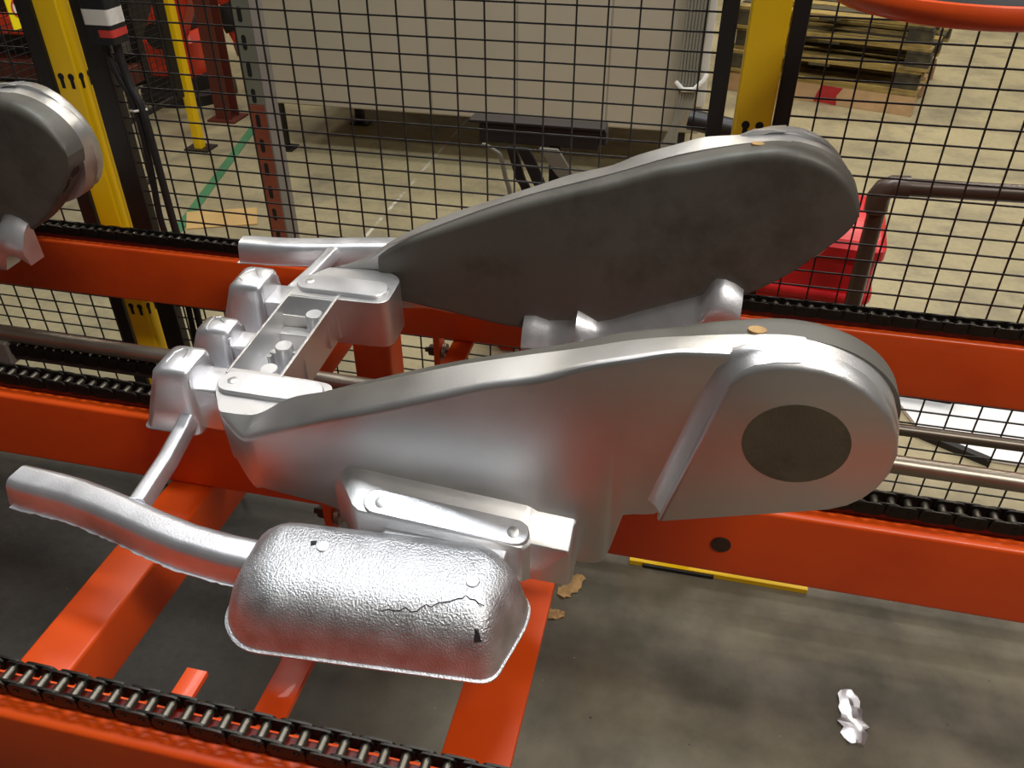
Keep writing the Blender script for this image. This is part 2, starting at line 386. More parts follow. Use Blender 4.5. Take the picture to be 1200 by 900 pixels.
        # lug carrying the gate
        loops = []
        for x, vr, dz, vf, zb in ((-.350, .237, -.030, .239, -.074), (-.342, .240, -.014, .244, -.075), (-.333, .243, -.004, .253, -.076), (-.322, .2455, -.001, .266, -.077), (-.311, .2455, 0, .279, -.078), (-.303, .2455, 0, .2835, -.078), (-.130, .2455, 0, .285, -.073), (-.124, .2455, -.002, .283, -.073), (-.118, .2445, -.0055, .274, -.078), (-.079, .2445, -.005, .2735, -.079), (-.0755, .243, -.007, .2715, -.079), (-.0735, .240, -.012, .267, -.078)):
            zr = .008-.085*(x+.33)+dz; k = vf-vr
            sec = [(.205, zr+.003), (vr-.004, zr+.002), (vr+.001, zr), (vr+k*.5, zr-.3*k*.5), (vf-.002, zr-.3*k), (vf, zr-.3*k-.003), (vf+.002, zb), (.205, zb)]
            loops.append([(x, s*u, v) for u, v in sec])
        lug = MB().loft(loops).build('lug', 'alu', arm, 40, bevel=.002)
        # oval pad on the sloping top of the lug
        nx = Vector((0, s*.287, .958)); base = Vector((0, s*.2690, .0008)); tv = Vector((0, s*.958, -.287))
        def onl(u, v, h):
            p = base + tv*v + nx*h; p.x = u; p.z -= .085*(u+.326); return p
        MB().loft([[onl(u, v, h) for u, v in stadium(-.300+d, -.120-d, -.0142+d, .0142-d)] for h, d in ((-.006, 0), (.0016, 0), (.0028, .0012))]).build('oval_pad', 'alu_bright', lug, 40)
        for u in (-.281, -.137):
            MB().loft([[onl(a, b, h) for a, b in circle(u, .0005, .0062-d, 20)] for h, d in ((.002, 0), (.0034, 0), (.0037, .0006))]).build('pin_mark', 'alu', lug, 40)
        MB().prism(rpoly([(-.282, -.072), (-.136, -.072), (-.140, -.027), (-.276, -.024)], .004, 3), lambda u, v, t: (u, s*t, v), .280, .330).build('gate_neck', 'alu_bright', lug, 40, bevel=.003)
        # cove with flash at the inner lower edge of the arm
        top = [(-.222, -.052), (-.205, -.050), (-.185, -.056), (-.152, -.051), (-.142, -.032), (-.130, -.038), (-.112, -.048), (-.093, -.042), (-.05, -.020), (-.01, -.002), (.02, .012), (.031, .018), (.040, .040), (.046, .046), (.058, .046), (.072, .041), (.084, .033)]
        loops = []
        for x, z in top:
            cd_ = .016*min(1, max(0, x/.03))
            loops.append([(x, s*.181, z), (x, s*.172, z-.001), (x, s*.160, z-.010), (x, s*.150, z-.026), (x, s*.145, z-.038), (x, s*.150, z-.046-cd_), (x, s*.181, z-.046-cd_)])
        MB().loft(loops).build('inner_cove', 'alu_bright', arm, 50)
        for px, pz in ((.070, .2284), ):
            MB().prism([(px+a*1.5, b) for a, b in circle(0, 0, .0055, 12)], lambda u, v, t: (u, s*(.203+v), t), .220, pz).build('rust_spot', 'chip', arm)
        if s > 0:
            for seed, x0, x1, va, vb in ((1, .166, .186, .1765, .190), (2, .186, .199, .180, .204), (3, .150, .163, .1765, .183)):
                rr = random.Random(seed); v = []; f = []; n_ = 9
                for k in range(n_):
                    x = x0+(x1-x0)*k/(n_-1); z = interp(zb_in, x); w_ = math.sin(math.pi*(.08+.84*k/(n_-1)))
                    for q in (va+(vb-va)*(.5-.5*w_*rr.uniform(.7, 1)), va+(vb-va)*(.5+.5*w_*rr.uniform(.7, 1))):
                        lift = .0028*max(0, 1-(q-.1765)/.010)
                        v.append((x+.0010-lift, q, z-.0010+lift*.6)); v.append((x-.002-lift, q+.0005, z+.002+lift))
                for k in range(n_-1):
                    b0 = 4*k; f += [(b0, b0+2, b0+6, b0+4), (b0+1, b0+5, b0+7, b0+3), (b0, b0+4, b0+5, b0+1), (b0+2, b0+3, b0+7, b0+6)]
                f += [(0, 1, 3, 2), (4*n_-4, 4*n_-2, 4*n_-1, 4*n_-3)]
                MB().add(v, f).build('burn_mark', 'stain', arm)
        # corner block with oval pad at the bridge end
        poly = rpoly([(-.5535, .088), (-.5535, .128), (-.524, .172), (-.478, .176), (-.43, .176), (-.405, .160), (-.405, .093), (-.440, .090)], [.001, .010, .010, .004, .004, .020, .030, .001], 5)
        cb = MB().loft([[(x*1.0, s*y, z) for x, y in poly] for z in (-.080, -.002)]).build('corner_block', 'alu', root, 40, bevel=.002)
        MB().loft([[(x, s*y, z) for x, y in stadium(-.551+d, -.411-d, .099+d, .139-d)] for z, d in ((-.004, 0), (.003, 0), (.0042, .0012))]).build('oval_pad', 'alu_bright', cb, 40)
        MB().loft([[(x, s*y, z) for x, y in circle(-.532, .1185, .0065-d, 20)] for z, d in ((.003, 0), (.0048, 0), (.0052, .0006))]).build('pin_mark', 'alu', cb, 40)
        # overflow slug
        def slug_loop(z, e):
            pts = [(-.418+e, .292+e*.5), (-.150-e*.3, .270+e*.8), (-.109-e*.9, .312), (-.109-e*.9, .338), (-.127-e*.5, .407-e*1.1), (-.385+e*.8, .425-e*1.1), (-.418+e, .395-e)]
            return [(x, s*y, z) for x, y in rpoly(pts, [.03, .02, .012, .012, .016, .03, .02], 5)]
        lv = [(-.112, .030), (-.100, .018), (-.0775, .002), (-.0765, -.0015), (-.0745, -.0015), (-.0735, .001), (-.060, .004), (-.040, .010), (-.026, .017), (-.016, .026), (-.010, .037), (-.007, .050)]
        sl = MB().loft([slug_loop(z, e) for z, e in lv]).build('overflow_slug', 'alu_rough', root, 50)
        for u, y in ((-.320, .335), (-.160, .345)):
            MB().loft([[(a, s*b, h) for a, b in circle(u, y, .0068-d, 20)] for h, d in ((-.012, 0), (-.0058, 0), (-.0052, .0006))]).build('pin_mark', 'alu_bright', sl, 40)
        rnd = random.Random(3)
        def zig(p, q, n, amp):
            out = []
            for k in range(n+1):
                t = k/n; out.append((p[0]+(q[0]-p[0])*t, p[1]+(q[1]-p[1])*t + (rnd.random()-.5)*amp))
            return out
        def top_z(y):
            e = interp([(.33, .050), (.372, .037), (.385, .026), (.396, .017), (.405, .010)], y)
            return interp([(.004, -.060), (.010, -.040), (.017, -.026), (.026, -.016), (.037, -.010), (.050, -.007)], e)
        for pl in (zig((-.312, .350), (-.232, .366), 12, .004), zig((-.262, .389), (-.205, .383), 10, .005) + zig((-.203, .382), (-.165, .362), 7, .005) + zig((-.163, .361), (-.143, .366), 4, .004)):
            MB().tube([(x, s*y, top_z(y)+.0002) for x, y in pl], .0006, 5).build('crack', 'crack', sl)
        MB().add([(-.149, s*.385, -.0225), (-.144, s*.384, -.0235), (-.1400, s*.391, -.0335), (-.147, s*.394, -.033), (-.1445, s*.388, -.0225)], [(0, 1, 4), (1, 2, 4), (2, 3, 4), (3, 0, 4)]).build('chipped_corner', 'crack', sl)
        MB().add([(-.337, s*.330, -.0075), (-.329, s*.327, -.0075), (-.327, s*.335, -.0075), (-.334, s*.338, -.0075), (-.332, s*.333, -.0055)], [(0, 1, 4), (1, 2, 4), (2, 3, 4), (3, 0, 4)]).build('chipped_pit', 'crack', sl)
        # runner
        ctl = [(-.738, .283), (-.722, .285), (-.690, .287), (-.655, .2905), (-.62, .297), (-.58, .306), (-.54, .316), (-.49, .326), (-.44, .331), (-.37, .333)]
        def sec(t):
            k = 1 if t > .03 else .93
            hw = .0235*k
            return rpoly([(-hw-.003, -.027), (hw+.003, -.027), (hw*.82, -.002), (hw*.55, .0045), (-hw*.55, .0045), (-hw*.82, -.002)], [.001, .001, .006, .008, .008, .006], 3)
        rn = MB().sweep([(x, s*y, -.043) for x, y in ctl], sec).build('runner', 'alu_bright', root, 50)
        fl_ = [(x, s*(y+s*0+.0262), -.0702) for x, y in ctl[1:]]
        rr = random.Random(5)
        v = []; f = []
        for i, (x, y, z) in enumerate([(ctl[0][0]+(ctl[-1][0]-ctl[0][0])*k/60, 0, 0) for k in range(61)]):
            yy = interp(ctl, x); d = .0015+rr.random()*.0022
            v += [(x, s*(yy-.0270-d*.4), -.0708), (x, s*(yy+.0260+d), -.0708), (x, s*(yy+.0260+d), -.0696), (x, s*(yy-.0270-d*.4), -.0696)]
            if i: b0 = 4*(i-1); f += [(b0+k, b0+(k+1) % 4, b0+4+(k+1) % 4, b0+4+k) for k in range(4)]
        f += [(0, 1, 2, 3), (240, 241, 242, 243)]
        MB().add(v, f).build('flash_edge', 'alu_bright', rn)
        hw = .0105
        MB().sweep([(-.601, s*.118, -.046), (-.590, s*.165, -.047), (-.580, s*.220, -.046), (-.574, s*.290, -.046)],
                   rpoly([(-hw-.002, -.012), (hw+.002, -.012), (hw*.8, .007), (-hw*.8, .007)], .003, 3)).build('runner_bar', 'alu_bright', rn, 50)
    # bridge: open box between the two corner blocks
    br = MB()
    t = .0045; xa, xb, xc = -.5535, -.4775, -.488
    br.loft([[(xa, -.10, -.078), (xa+t, -.10, -.078), (xa+t, .10, -.078), (xa, .10, -.078)], [(xa, -.10, 0), (xa+t*.8, -.10, 0), (xa+t*.8, .10, 0), (xa, .10, 0)]])
    bo = br.build('bridge_wall', 'alu', root, 40, bevel=.001)
    MB().loft([[(xc-t, -.10, -.078), (xc, -.10, -.078), (xc, .10, -.078), (xc-t, .10, -.078)], [(xb-t, -.10, 0), (xb, -.10, 0), (xb, .10, 0), (xb-t, .10, 0)]]).build('bridge_wall', 'alu', root, 40, bevel=.001)
    MB().box(xa+.002, xc-.001, -.10, .10, -.070, -.060).build('bridge_floor', 'alu_bright', root)
    for sy in (-1, 1):
        MB().box(xa+.002, xb-.004, sy*.086, sy*.098, -.07, -.003).build('bridge_end', 'alu', root, bevel=.001)
    for x, y in ((-.4985, .052), (-.508, -.026), (-.505, -.077)):
        p = MB().loft([[(a, b, z) for a, b in circle(x, y, r, 20)] for z, r in ((-.062, .0135), (-.006, .0120), (-.0045, .0108))]).build('post', 'alu_bright', root, 40)
        MB().box(x, xb-.003, y-.0018, y+.0018, -.062, -.014).build('rib', 'alu', p)
        if y > 0:
            MB().box(xa+.003, x, y+.004, y+.0065, -.062, -.016).build('rib', 'alu', p)
            MB().box(xa+.003, x, y-.016, y+.004, -.062, -.034).build('rib', 'alu', p, bevel=.002)
        elif y > -.05:
            MB().box(x-.022, x, y-.003, y+.001, -.062, -.018).build('rib', 'alu', p)
            MB().loft([[(a, b, z) for a, b in rpoly([(x-.024, y-.010), (x-.018, y-.010), (x-.018, y+.008), (x-.024, y+.008)], .0025, 3)] for z in (-.062, -.020)]).build('rib', 'alu', p, 40)
    # three overflow blocks on the outer side of the bridge
    for yc, zt, k, hy in ((-.108, .020, 1., .040), (-.015, .010, .80, .030), (.092, .020, 1., .040)):
        def bl(z, e):
            return [(x, y, z) for x, y in rpoly([(-.660+e*.95, yc-hy-.003+e*.50), (-.580-e*.05, yc-hy-.003+e*.50), (-.580-e*.05, yc+hy+.003-e*.50), (-.660+e*.95, yc+hy+.003-e*.50)], .012, 4)]
        zb = -.072
        H = zt-zb
        ob = MB().loft([bl(zb, 0), bl(zb+.0012, -.002), bl(zb+.0026, -.002), bl(zb+.0036, .001), bl(zb+H*.35, .010), bl(zb+H*.72, .021), bl(zt-.007, .027), bl(zt-.002, .032), bl(zt, .039)]).build('overflow_block', 'alu_bright', root, 50)
        MB().prism(rpoly([(yc-hy*.72, -.070), (yc+hy*.72, -.070), (yc+hy*.62, zt-.022*k-.004), (yc-hy*.62, zt-.022*k-.004)], .004, 3), lambda u, v, t: (t, u, v), -.600, -.5525).build('gate_neck', 'alu_bright', ob, 40)
        MB().prism(rpoly([(yc-hy*.86, -.060), (yc+hy*.86, -.060), (yc+hy*.66, zt-.010), (yc-hy*.66, zt-.010)], .005, 3), lambda u, v, t: (t, u, v), -.594, -.582).build('gate_step', 'alu_rough', ob, 40)
        rr = random.Random(int(yc*1000)+200)
        pts = [(-.612+.010*math.cos(a)+rr.uniform(-.004, .004), yc+.016*math.sin(a)+rr.uniform(-.004, .004), zt+.0002) for a in [k*.62 for k in range(8)]]
        MB().tube(pts, .0008, 5).build('surface_wrinkle', 'alu', ob)
    return root
cast = make_casting()
tag(cast, 'large silver cast aluminium part with two arms, middle of the conveyor', 'casting', 'aluminium castings on the conveyor')
cast2 = copy_tree(cast); cast2.location.x -= 1.112; cast2.location.y -= .022; cast2.location.z -= .002; cast2.rotation_euler = (R(2.6), 0, R(-1.2))
cast2['label'] = 'second aluminium casting, cut off by the left edge of the photo'

# ------------------------------------------------------------------ mesh fence
FY = 1.37
def wires_panel(parent, x0, x1, z0, z1, px, pz, d=.0026, name='wire_mesh'):
    s = MB(); h = d/2
    x = px + math.ceil((x0-px)/.0494)*.0494
    while x < x1: s.box(x-h, x+h, -h, h, z0, z1); x += .0494
    z = pz + math.ceil((z0-pz)/.0292)*.0292
    while z < z1: s.box(x0, x1, -h-d*.8, -h+d*.2, z-h, z+h); z += .0292
    o = s.build(name, 'wire', parent); o['kind'] = 'stuff'; return o
def fence_panel(x0, x1, label, fw=(.03, .03), y=FY, rotz=0, loc=None, px=.219, z0=.30, z1=2.1):
    t = tag(empty('mesh_fence', loc or (0, y, DZ), (0, 0, rotz)), label, 'fence', 'black mesh fence panels')
    for a, b in ((x0, x0+fw[0]), (x1-fw[1], x1)):
        MB().box(a, b, -.012, .012, z0, z1).build('frame_tube', 'black', t, bevel=.002)
    for a, b in ((z0, z0+.025), (z1-.025, z1)):
        MB().box(x0, x1, -.010, .010, a, b).build('frame_tube', 'black', t, bevel=.002)
    wires_panel(t, x0+.005, x1-.005, z0, z1, px, 1.1637)
    return t
fence_panel(-1.113, .031, 'wide black wire mesh fence panel between the two big yellow posts', (.045, .025), px=-.559)
fence_panel(.108, 1.45, 'black wire mesh fence panel right of the right yellow post', (.024, .03), px=.219)
fence_panel(-2.45, -1.196, 'black wire mesh fence panel left of the left yellow post', (.03, .028), px=-1.383)
def keyhole(parent, x, y, z, axis='y'):
    fn = XZ if axis == 'y' else YZ
    a = circle(x if axis == 'y' else y, z+.010, .0062, 14)
    poly = [(p[0], p[1]) for p in a if p[1] >= z+.0065]
    poly.sort(key=lambda q: math.atan2(q[1]-z-.010, q[0]-(x if axis == 'y' else y)))
    c = x if axis == 'y' else y
    pts = []
    for k in range(13):
        ang = -.9 + k*(math.pi+1.8)/12; pts.append((c+.0064*math.cos(ang), z+.009+.0064*math.sin(ang)))
    pts += [(c-.0036, z-.012), (c+.0036, z-.012)]
    pts = [pts[-1]] + pts[:-1]
    if axis == 'y': MB().prism(pts, XZ, y-.0006, y+.001).build('keyhole', 'hole', parent)
    else: MB().prism(pts, YZ, x-.001, x+.0006).build('keyhole', 'hole', parent)
def fence_post(x0, x1, label, y0=1.345, dep=.055, ztop=2.15, keys=True, F=None):
    F = F0 if F is None else F
    t = tag(empty('fence_post', ((x0+x1)/2, y0+dep/2, DZ if F else 0)), label, 'post', 'yellow fence posts')
    hw = (x1-x0)/2
    p = MB().prism(rpoly([(-hw, -dep/2), (hw, -dep/2), (hw, dep/2), (-hw, dep/2)], .004, 3), XY, F+.008, ztop).build('tube', 'yellow', t, 40)
    MB().box(-hw-.05, hw+.05, -dep/2-.025, dep/2+.04, F, F+.010).build('base_plate', 'black', t, bevel=.002)
    if keys:
        for z in (.687, 1.172, 1.657):
            keyhole(p, -.010, -dep/2, z); keyhole(p, .011, -dep/2, z)
            keyhole(p, hw, -.012, z, 'x'); keyhole(p, hw, .012, z, 'x')
    return t
fence_post(-1.178, -1.129, 'yellow square fence post with keyholes at the left, beside the second casting', dep=.045)
fence_post(.0475, .1045, 'yellow square fence post with keyholes rising behind the far arm of the casting')

# safety switch and cables on the panel edge
sw = tag(empty('safety_switch', (-1.040, 1.345, 1.25+DZ)), 'black safety switch with white and red bands on the fence frame', 'switch')
MB().prism(rpoly([(-.026, -.022), (.026, -.022), (.026, .022), (-.026, .022)], .006, 3), lambda u, v, t: (u, v, t), -.002, .16).build('body', 'rubber', sw, 40)
MB().prism(rpoly([(-.0265, -.0225), (.0265, -.0225), (.0265, .0225), (-.0265, .0225)], .006, 3), XY, .030, .055).build('white_band', 'white', sw, 40)
MB().prism(rpoly([(-.004, -.0228), (.0267, -.0228), (.0267, .0228), (-.004, .0228)], .006, 3), XY, .010, .022).build('red_band', 'signred', sw, 40)
MB().tube([(-.012, 0, -.018), (-.012, 0, 0)], .008, 10).build('cable_gland', 'rubber', sw)
MB().tube([(.012, 0, -.018), (.012, 0, 0)], .008, 10).build('cable_gland', 'rubber', sw)
def hose(name, pts, r, m, label, cat='cable', group=None, n=10, near=False):
    # smooth with Catmull-Rom
    if near: pts = [(a, b, max(c+DZ, r)) for a, b, c in pts]
    P_ = [Vector(p) for p in pts]; out = []
    for i in range(len(P_)-1):
        p0 = P_[max(i-1, 0)]; p1 = P_[i]; p2 = P_[i+1]; p3 = P_[min(i+2, len(P_)-1)]
        for k in range(6):
            t = k/6; out.append(.5*((2*p1)+(p2-p0)*t+(2*p0-5*p1+4*p2-p3)*t*t+(3*p1-p0-3*p2+p3)*t**3))
    out.append(P_[-1])
    org = out[-1].copy()
    return tag(MB().tube([p-org for p in out], r, n).build(name, m, None, 60, loc=org), label, cat, group)
hose('switch_cable', [(-1.052, 1.345, 1.232), (-1.040, 1.343, 1.19), (-1.022, 1.342, 1.14), (-1.022, 1.342, 1.03), (-1.030, 1.342, .905), (-1.016, 1.342, .80), (-1.02, 1.342, .69), (-1.03, 1.340, .40), (-1.03, 1.330, .008)], .0065, 'rubber', 'left black cable dropping from the safety switch', 'cable', 'switch cables', near=True)
hose('switch_cable', [(-1.028, 1.345, 1.232), (-1.022, 1.343, 1.18), (-1.006, 1.340, 1.13), (-1.003, 1.340, 1.03), (-1.001, 1.340, .905), (-.995, 1.340, .80), (-1.000, 1.340, .69), (-1.00, 1.340, .40), (-1.00, 1.330, .008)], .0075, 'rubber', 'right black cable dropping from the safety switch', 'cable', 'switch cables', near=True)
tag(MB().tube([(a, b, c+DZ) for a, b, c in [(-1.034, 1.342, 1.128), (-1.016, 1.330, 1.132), (-.998, 1.342, 1.133), (-1.016, 1.353, 1.13), (-1.034, 1.342, 1.128)]], .0022, 6).build('cable_tie', 'white'), 'white cable tie around the two switch cables', 'cable tie')

# ------------------------------------------------------------------ red hanging dish, top right
d = tag(empty('hanging_dish', (.28, 1.13, 1.402+DZ)), 'red round dish with dark inside hanging at the top right', 'dish')
prof = [(.0, .0), (.130, .0), (.147, .004), (.154, .011), (.155, .020), (.152, .027), (.147, .028), (.142, .026), (.134, .022), (0, .02)]
n = 48
MB().loft([[(r*math.cos(2*math.pi*k/n), r*math.sin(2*math.pi*k/n), z) for k in range(n)] for r, z in prof[:8] if r > 0], cap=True).build('bowl', 'red', d, 40)
MB().loft([[(r*math.cos(2*math.pi*k/n), r*math.sin(2*math.pi*k/n), z) for k in range(n)] for r, z in ((.142, .024), (.142, .027), (.136, .029), (.07, .030))]).build('dark_lining', 'hole', d, 40)
MB().tube([(0, 0, .028), (0, 0, 1.7)], .02, 14).build('hanger_rod', 'steel_dark', d)

# ------------------------------------------------------------------ behind the fence
# brown pipe rail
pr = tag(empty('pipe_rail', (.345, 1.60, DZ)), 'brown pipe handrail with elbow behind the right mesh panel', 'rail')
MB().tube([(.008, 0, F0+.008), (0, 0, .965)], .0165, 14).build('upright', 'brownpipe', pr)
MB().tube([(-.002, 0, .955), (-.003, 0, .985), (.004, 0, 1.000), (.016, 0, 1.006), (.045, 0, 1.007)], .0215, 14).build('elbow', 'brownpipe', pr, 50)
MB().tube([(.04, 0, 1.007), (1.3, 0, 1.04)], .0165, 14).build('top_pipe', 'brownpipe', pr)
MB().tube([(1.28, 0, F0+.008), (1.28, 0, 1.04)], .0165, 14).build('upright', 'brownpipe', pr)
for x in (.008, 1.28): MB().prism(circle(x, 0, .05, 20), XY, F0, F0+.01).build('floor_flange', 'brownpipe', pr)
before = set(C.objects)
# red bin
rb = tag(empty('red_bin', (.265, 2.05, 0), (0, 0, R(-6))), 'red plastic bin standing behind the brown pipe rail', 'bin')
def ring(z, hx, hy, r=.04): return [(x, y, z) for x, y in rpoly([(-hx, -hy), (hx, -hy), (hx, hy), (-hx, hy)], r, 4)]
MB().loft([ring(.0, .175, .13), ring(.74, .195, .15)]).build('tub', 'redplastic', rb, 40)
MB().loft([ring(.72, .205, .16), ring(.745, .205, .16), ring(.762, .19, .145)]).build('lid', 'redplastic', rb, 40)
MB().loft([ring(.60, .1975, .1525), ring(.605, .201, .156), ring(.62, .201, .156), ring(.625, .198, .153)]).build('rib', 'redplastic', rb, 40)
rl = tag(empty('red_tote', (-.30, 2.62, 0), (0, 0, R(4))), 'low red plastic tote glimpsed under the casting beyond the fence', 'tote')
MB().loft([ring(0, .33, .2), ring(.20, .36, .23), ring(.20, .345, .215), ring(.015, .32, .19)]).build('tub', 'robot', rl, 40)
MB().loft([ring(.18, .372, .242), ring(.205, .372, .242), ring(.205, .350, .22), ring(.18, .350, .22)]).build('rim', 'robot', rl, 40)
# white sheet and dark box on the floor under the rails
tag(MB().prism([(.775, 2.23), (.955, 2.13), (1.6, 2.11), (1.75, 2.9), (.74, 2.78), (.72, 2.40)], XY, .002, .014).build('plastic_sheet', 'sheet'), 'bright white plastic sheet on the floor under the right rails', 'sheet')
bx = tag(empty('dark_crate', (.80, 2.455, .014), (0, 0, R(-4))), 'small dark crate with white rim on the white sheet', 'crate')
MB().loft([ring(0, .10, .06, .01), ring(.07, .105, .065, .01), ring(.07, .095, .055, .01), ring(.01, .09, .05, .01)]).build('tub', 'darkmachine', bx, 40)
MB().loft([ring(.066, .11, .07, .01), ring(.076, .11, .07, .01), ring(.076, .097, .057, .01), ring(.066, .097, .057, .01)]).build('rim', 'sheet', bx, 40)
tag(MB().prism([(.760, 2.205), (.768, 2.229), (.953, 2.127), (.945, 2.104)], XY, .0, .022).build('black_strip', 'rubber'), 'black strip along the front edge of the white sheet', 'strip')

# cable tray with straps
ct = tag(empty('cable_tray', (-.43, 2.2, 0)), 'dark brown inverted tray on a leg behind the middle mesh panel', 'tray')
MB().box(-.165, .165, -.025, .025, .826, .880).build('channel', 'tray', ct, bevel=.003)
MB().box(-.192, .182, -.030, .030, .878, .886).build('lid', 'tray', ct, bevel=.002)
MB().box(.165, .185, -.024, .024, .84, .878).build('end_flap', 'tray', ct, bevel=.003)
MB().box(.03, .06, -.015, .015, .01, .83).build('leg', 'tray', ct, bevel=.002)
MB().box(-.1, .1, -.06, .12, 0, .012).build('foot', 'tray', ct, bevel=.002)
def strap(pts, wd, m, label, th=.006):
    P_ = [Vector(p) for p in pts]; org = P_[-1].copy()
    pp = []
    for i in range(len(P_)-1):
        p0 = P_[max(i-1, 0)]; p1 = P_[i]; p2 = P_[i+1]; p3 = P_[min(i+2, len(P_)-1)]
        for k in range(6):
            t = k/6; pp.append(.5*((2*p1)+(p2-p0)*t+(2*p0-5*p1+4*p2-p3)*t*t+(3*p1-p0-3*p2+p3)*t**3)-org)
    pp.append(P_[-1]-org)
    loops = [[p+Vector((-wd/2, -th, 0)), p+Vector((wd/2, -th, 0)), p+Vector((wd/2, th, 0)), p+Vector((-wd/2, th, 0))] for p in pp]
    return tag(MB().loft(loops).build('strap', m, None, 50, loc=org), label, 'strap', 'straps hanging from the tray')
yy = 2.15
strap([(-.575, yy, .830), (-.548, yy, .815), (-.530, yy, .80), (-.515, yy, .74), (-.500, yy, .67), (-.485, yy, .4), (-.48, yy, .004)], .010, 'cable', 'thin grey strap hanging leftmost from the dark tray')
strap([(-.500, yy, .828), (-.490, yy, .80), (-.472, yy, .74), (-.448, yy, .68), (-.40, yy, .4), (-.38, yy, .004)], .026, 'rubber', 'narrow black strap hanging from the dark tray')
strap([(-.465, yy-.01, .830), (-.448, yy-.01, .80), (-.420, yy-.01, .74), (-.395, yy-.01, .68), (-.35, yy-.01, .4), (-.33, yy-.01, .004)], .034, 'rubber', 'wide black strap hanging from the dark tray')
strap([(-.395, yy, .830), (-.380, yy, .81), (-.345, yy, .76), (-.305, yy, .735), (-.24, yy, .68), (-.16, yy, .4), (-.14, yy, .004)], .050, 'cable', 'wide grey strap hanging rightmost from the dark tray')

# slotted upright
su = tag(empty('slotted_upright', (-1.50, 2.6, 0)), 'slotted steel upright, grey green above and rust red below, behind the middle panel', 'upright')
for za, zb, m1, nm in ((.010, .74, 'rust', 'lower_channel'), (.74, 2.3, 'greygreen', 'upper_channel')):
    c = MB().box(-.034, .030, 0, .045, za, zb).build(nm, m1, su, bevel=.003)
    if nm == 'lower_channel': lowc = c
    else: upc = c
MB().box(.030, .036, .0, .085, .010, 2.3).build('side_plate', 'grey', su)
MB().box(-.08, .09, -.04, .19, 0, .010).build('base_plate', 'grey', su, bevel=.002)
for k in range(13):
    z = 1.03-.0865*(k-0)+.0865*2
    MB().prism(stadium(-.024, .024, -.008, .008, 6), lambda u, v, t: (v-.004, t, z+u), -.0008, .001).build('slot', 'hole', upc if z > .74 else lowc)

# beige machine cabinet
cb = tag(empty('machine_cabinet', (-1.15, 4.1, 0)), 'tall beige sheet metal machine cabinet on legs behind the mesh', 'cabinet')
X0, X1 = -1.125, 1.135
MB().box(X0, X1, 0, 1.0, .262, 2.6).build('body', 'beige', cb, bevel=.004)
nP = 5
for k in range(nP):
    a = X0+.006+(X1-X0-.012)*k/nP; b = X0+.006+(X1-X0-.012)*(k+1)/nP
    MB().box(a+.003, b-.003, -.010, .002, .268, 2.59).build('door_panel', 'beige', cb, bevel=.005, seg=3)
MB().box(X1-.03, X1+.01, -.03, .0, .40, 2.6).build('corner_trim', 'white', cb, bevel=.003)
for x, y in ((X0+.02, .04), (-.86, .55), (1.05, .04), (1.05, .9), (X0+.02, .9)):
    lg = MB().box(x-.022, x+.022, y-.022, y+.022, .01, .265).build('leg', 'black', cb)
    MB().box(x-.05, x+.06, y-.05, y+.05, 0, .012).build('foot', 'black', lg)
for k in range(7):
    x = -.125+.014*k; dx = (k-3)*.008
    hose('wall_cable', [(x, 4.00+.006*(k % 3), 2.5), (x+.002*k, 4.00, 1.6), (x-.004, 3.99, .7), (x-.006, 3.985, .50), (x-.05-dx, 3.97, .30), (x-.11+dx*3, 3.95, .008)], .007, 'cable', ['leftmost', 'second', 'third', 'fourth', 'fifth', 'sixth', 'rightmost'][k]+' grey cable from the left in the bundle down the cabinet edge', 'cable', 'cable bundle on the cabinet', 8)
tag(MB().tube([(-.145, 3.99, .53), (-.11, 3.965, .505), (-.06, 3.96, .51), (-.02, 3.97, .55), (-.01, 3.985, .575)], .012, 8).build('cable_clamp', 'white'), 'white looped tie holding the grey cable bundle', 'cable tie')
dp = tag(empty('dark_pipe', (-.05, 3.02, 0)), 'dark horizontal pipe on a stand behind the right yellow post', 'pipe')
MB().tube([(0, 0, .665), (.26, -.03, .635)], .036, 16).build('pipe', 'black', dp)
MB().box(.21, .25, -.05, -.01, .008, .63).build('leg', 'black', dp)
MB().box(.17, .29, -.09, .03, 0, .010).build('foot', 'black', dp)

# pallet stack
def pallet(z, kind, rz, dx, label):
    t = tag(empty('wooden_pallet', (.83+dx, 5.645, z), (0, 0, R(-16.7+rz))), label, 'pallet', 'stacked wooden pallets')
    L_, D = .53, 1.0; h = .0
    mk = {'light': ('wood_light', 'wood'), 'dark': ('wood_dark', 'wood'), 'mid': ('wood', 'wood_dark')}[kind]
    if kind == 'light':
        for y in (0, .46, .94):
            st = MB().box(-.75, .43, y, y+.04, .0, .115).build('stringer', mk[0], t, bevel=.003)
        MB().prism([(-.165, .010), (-.02, .004), (-.03, .06), (.0, .112), (-.13, .114), (-.15, .07)], XZ, -.0015, .002).build('red_mark', 'redmark', t)
    else:
        for y in (0, .43, .88):
            MB().box(-.75, .43, y, y+.10, 0, .020).build('bottom_board', mk[1], t, bevel=.002)
            for x in (-.75, .29): MB().box(x, x+.14, y+.002, y+.10, .020, .096).build('block', mk[0], t, bevel=.004)
        for x in (-.75, -.23, .29): MB().box(x, x+.13, 0, .98, .096, .112).build('stringer_board', mk[0], t, bevel=.002)
    for k in range(7):
        y = .145*k; j = random.uniform(-.006, .006)
        MB().box(-.75+j, .43+j, y, y+.105, .112 if kind != 'light' else .115, .132).build('deck_board', mk[1] if k % 2 == 0 else mk[0], t, bevel=.002)
    return t
pallet(0, 'light', 0, 0, 'lowest wooden pallet of the stack, tan with a red mark')
pallet(.132, 'dark', 1.5, -.01, 'dark weathered pallet, second from the floor in the stack')
pallet(.264, 'dark', -1, .02, 'worn pallet, third from the floor in the stack')
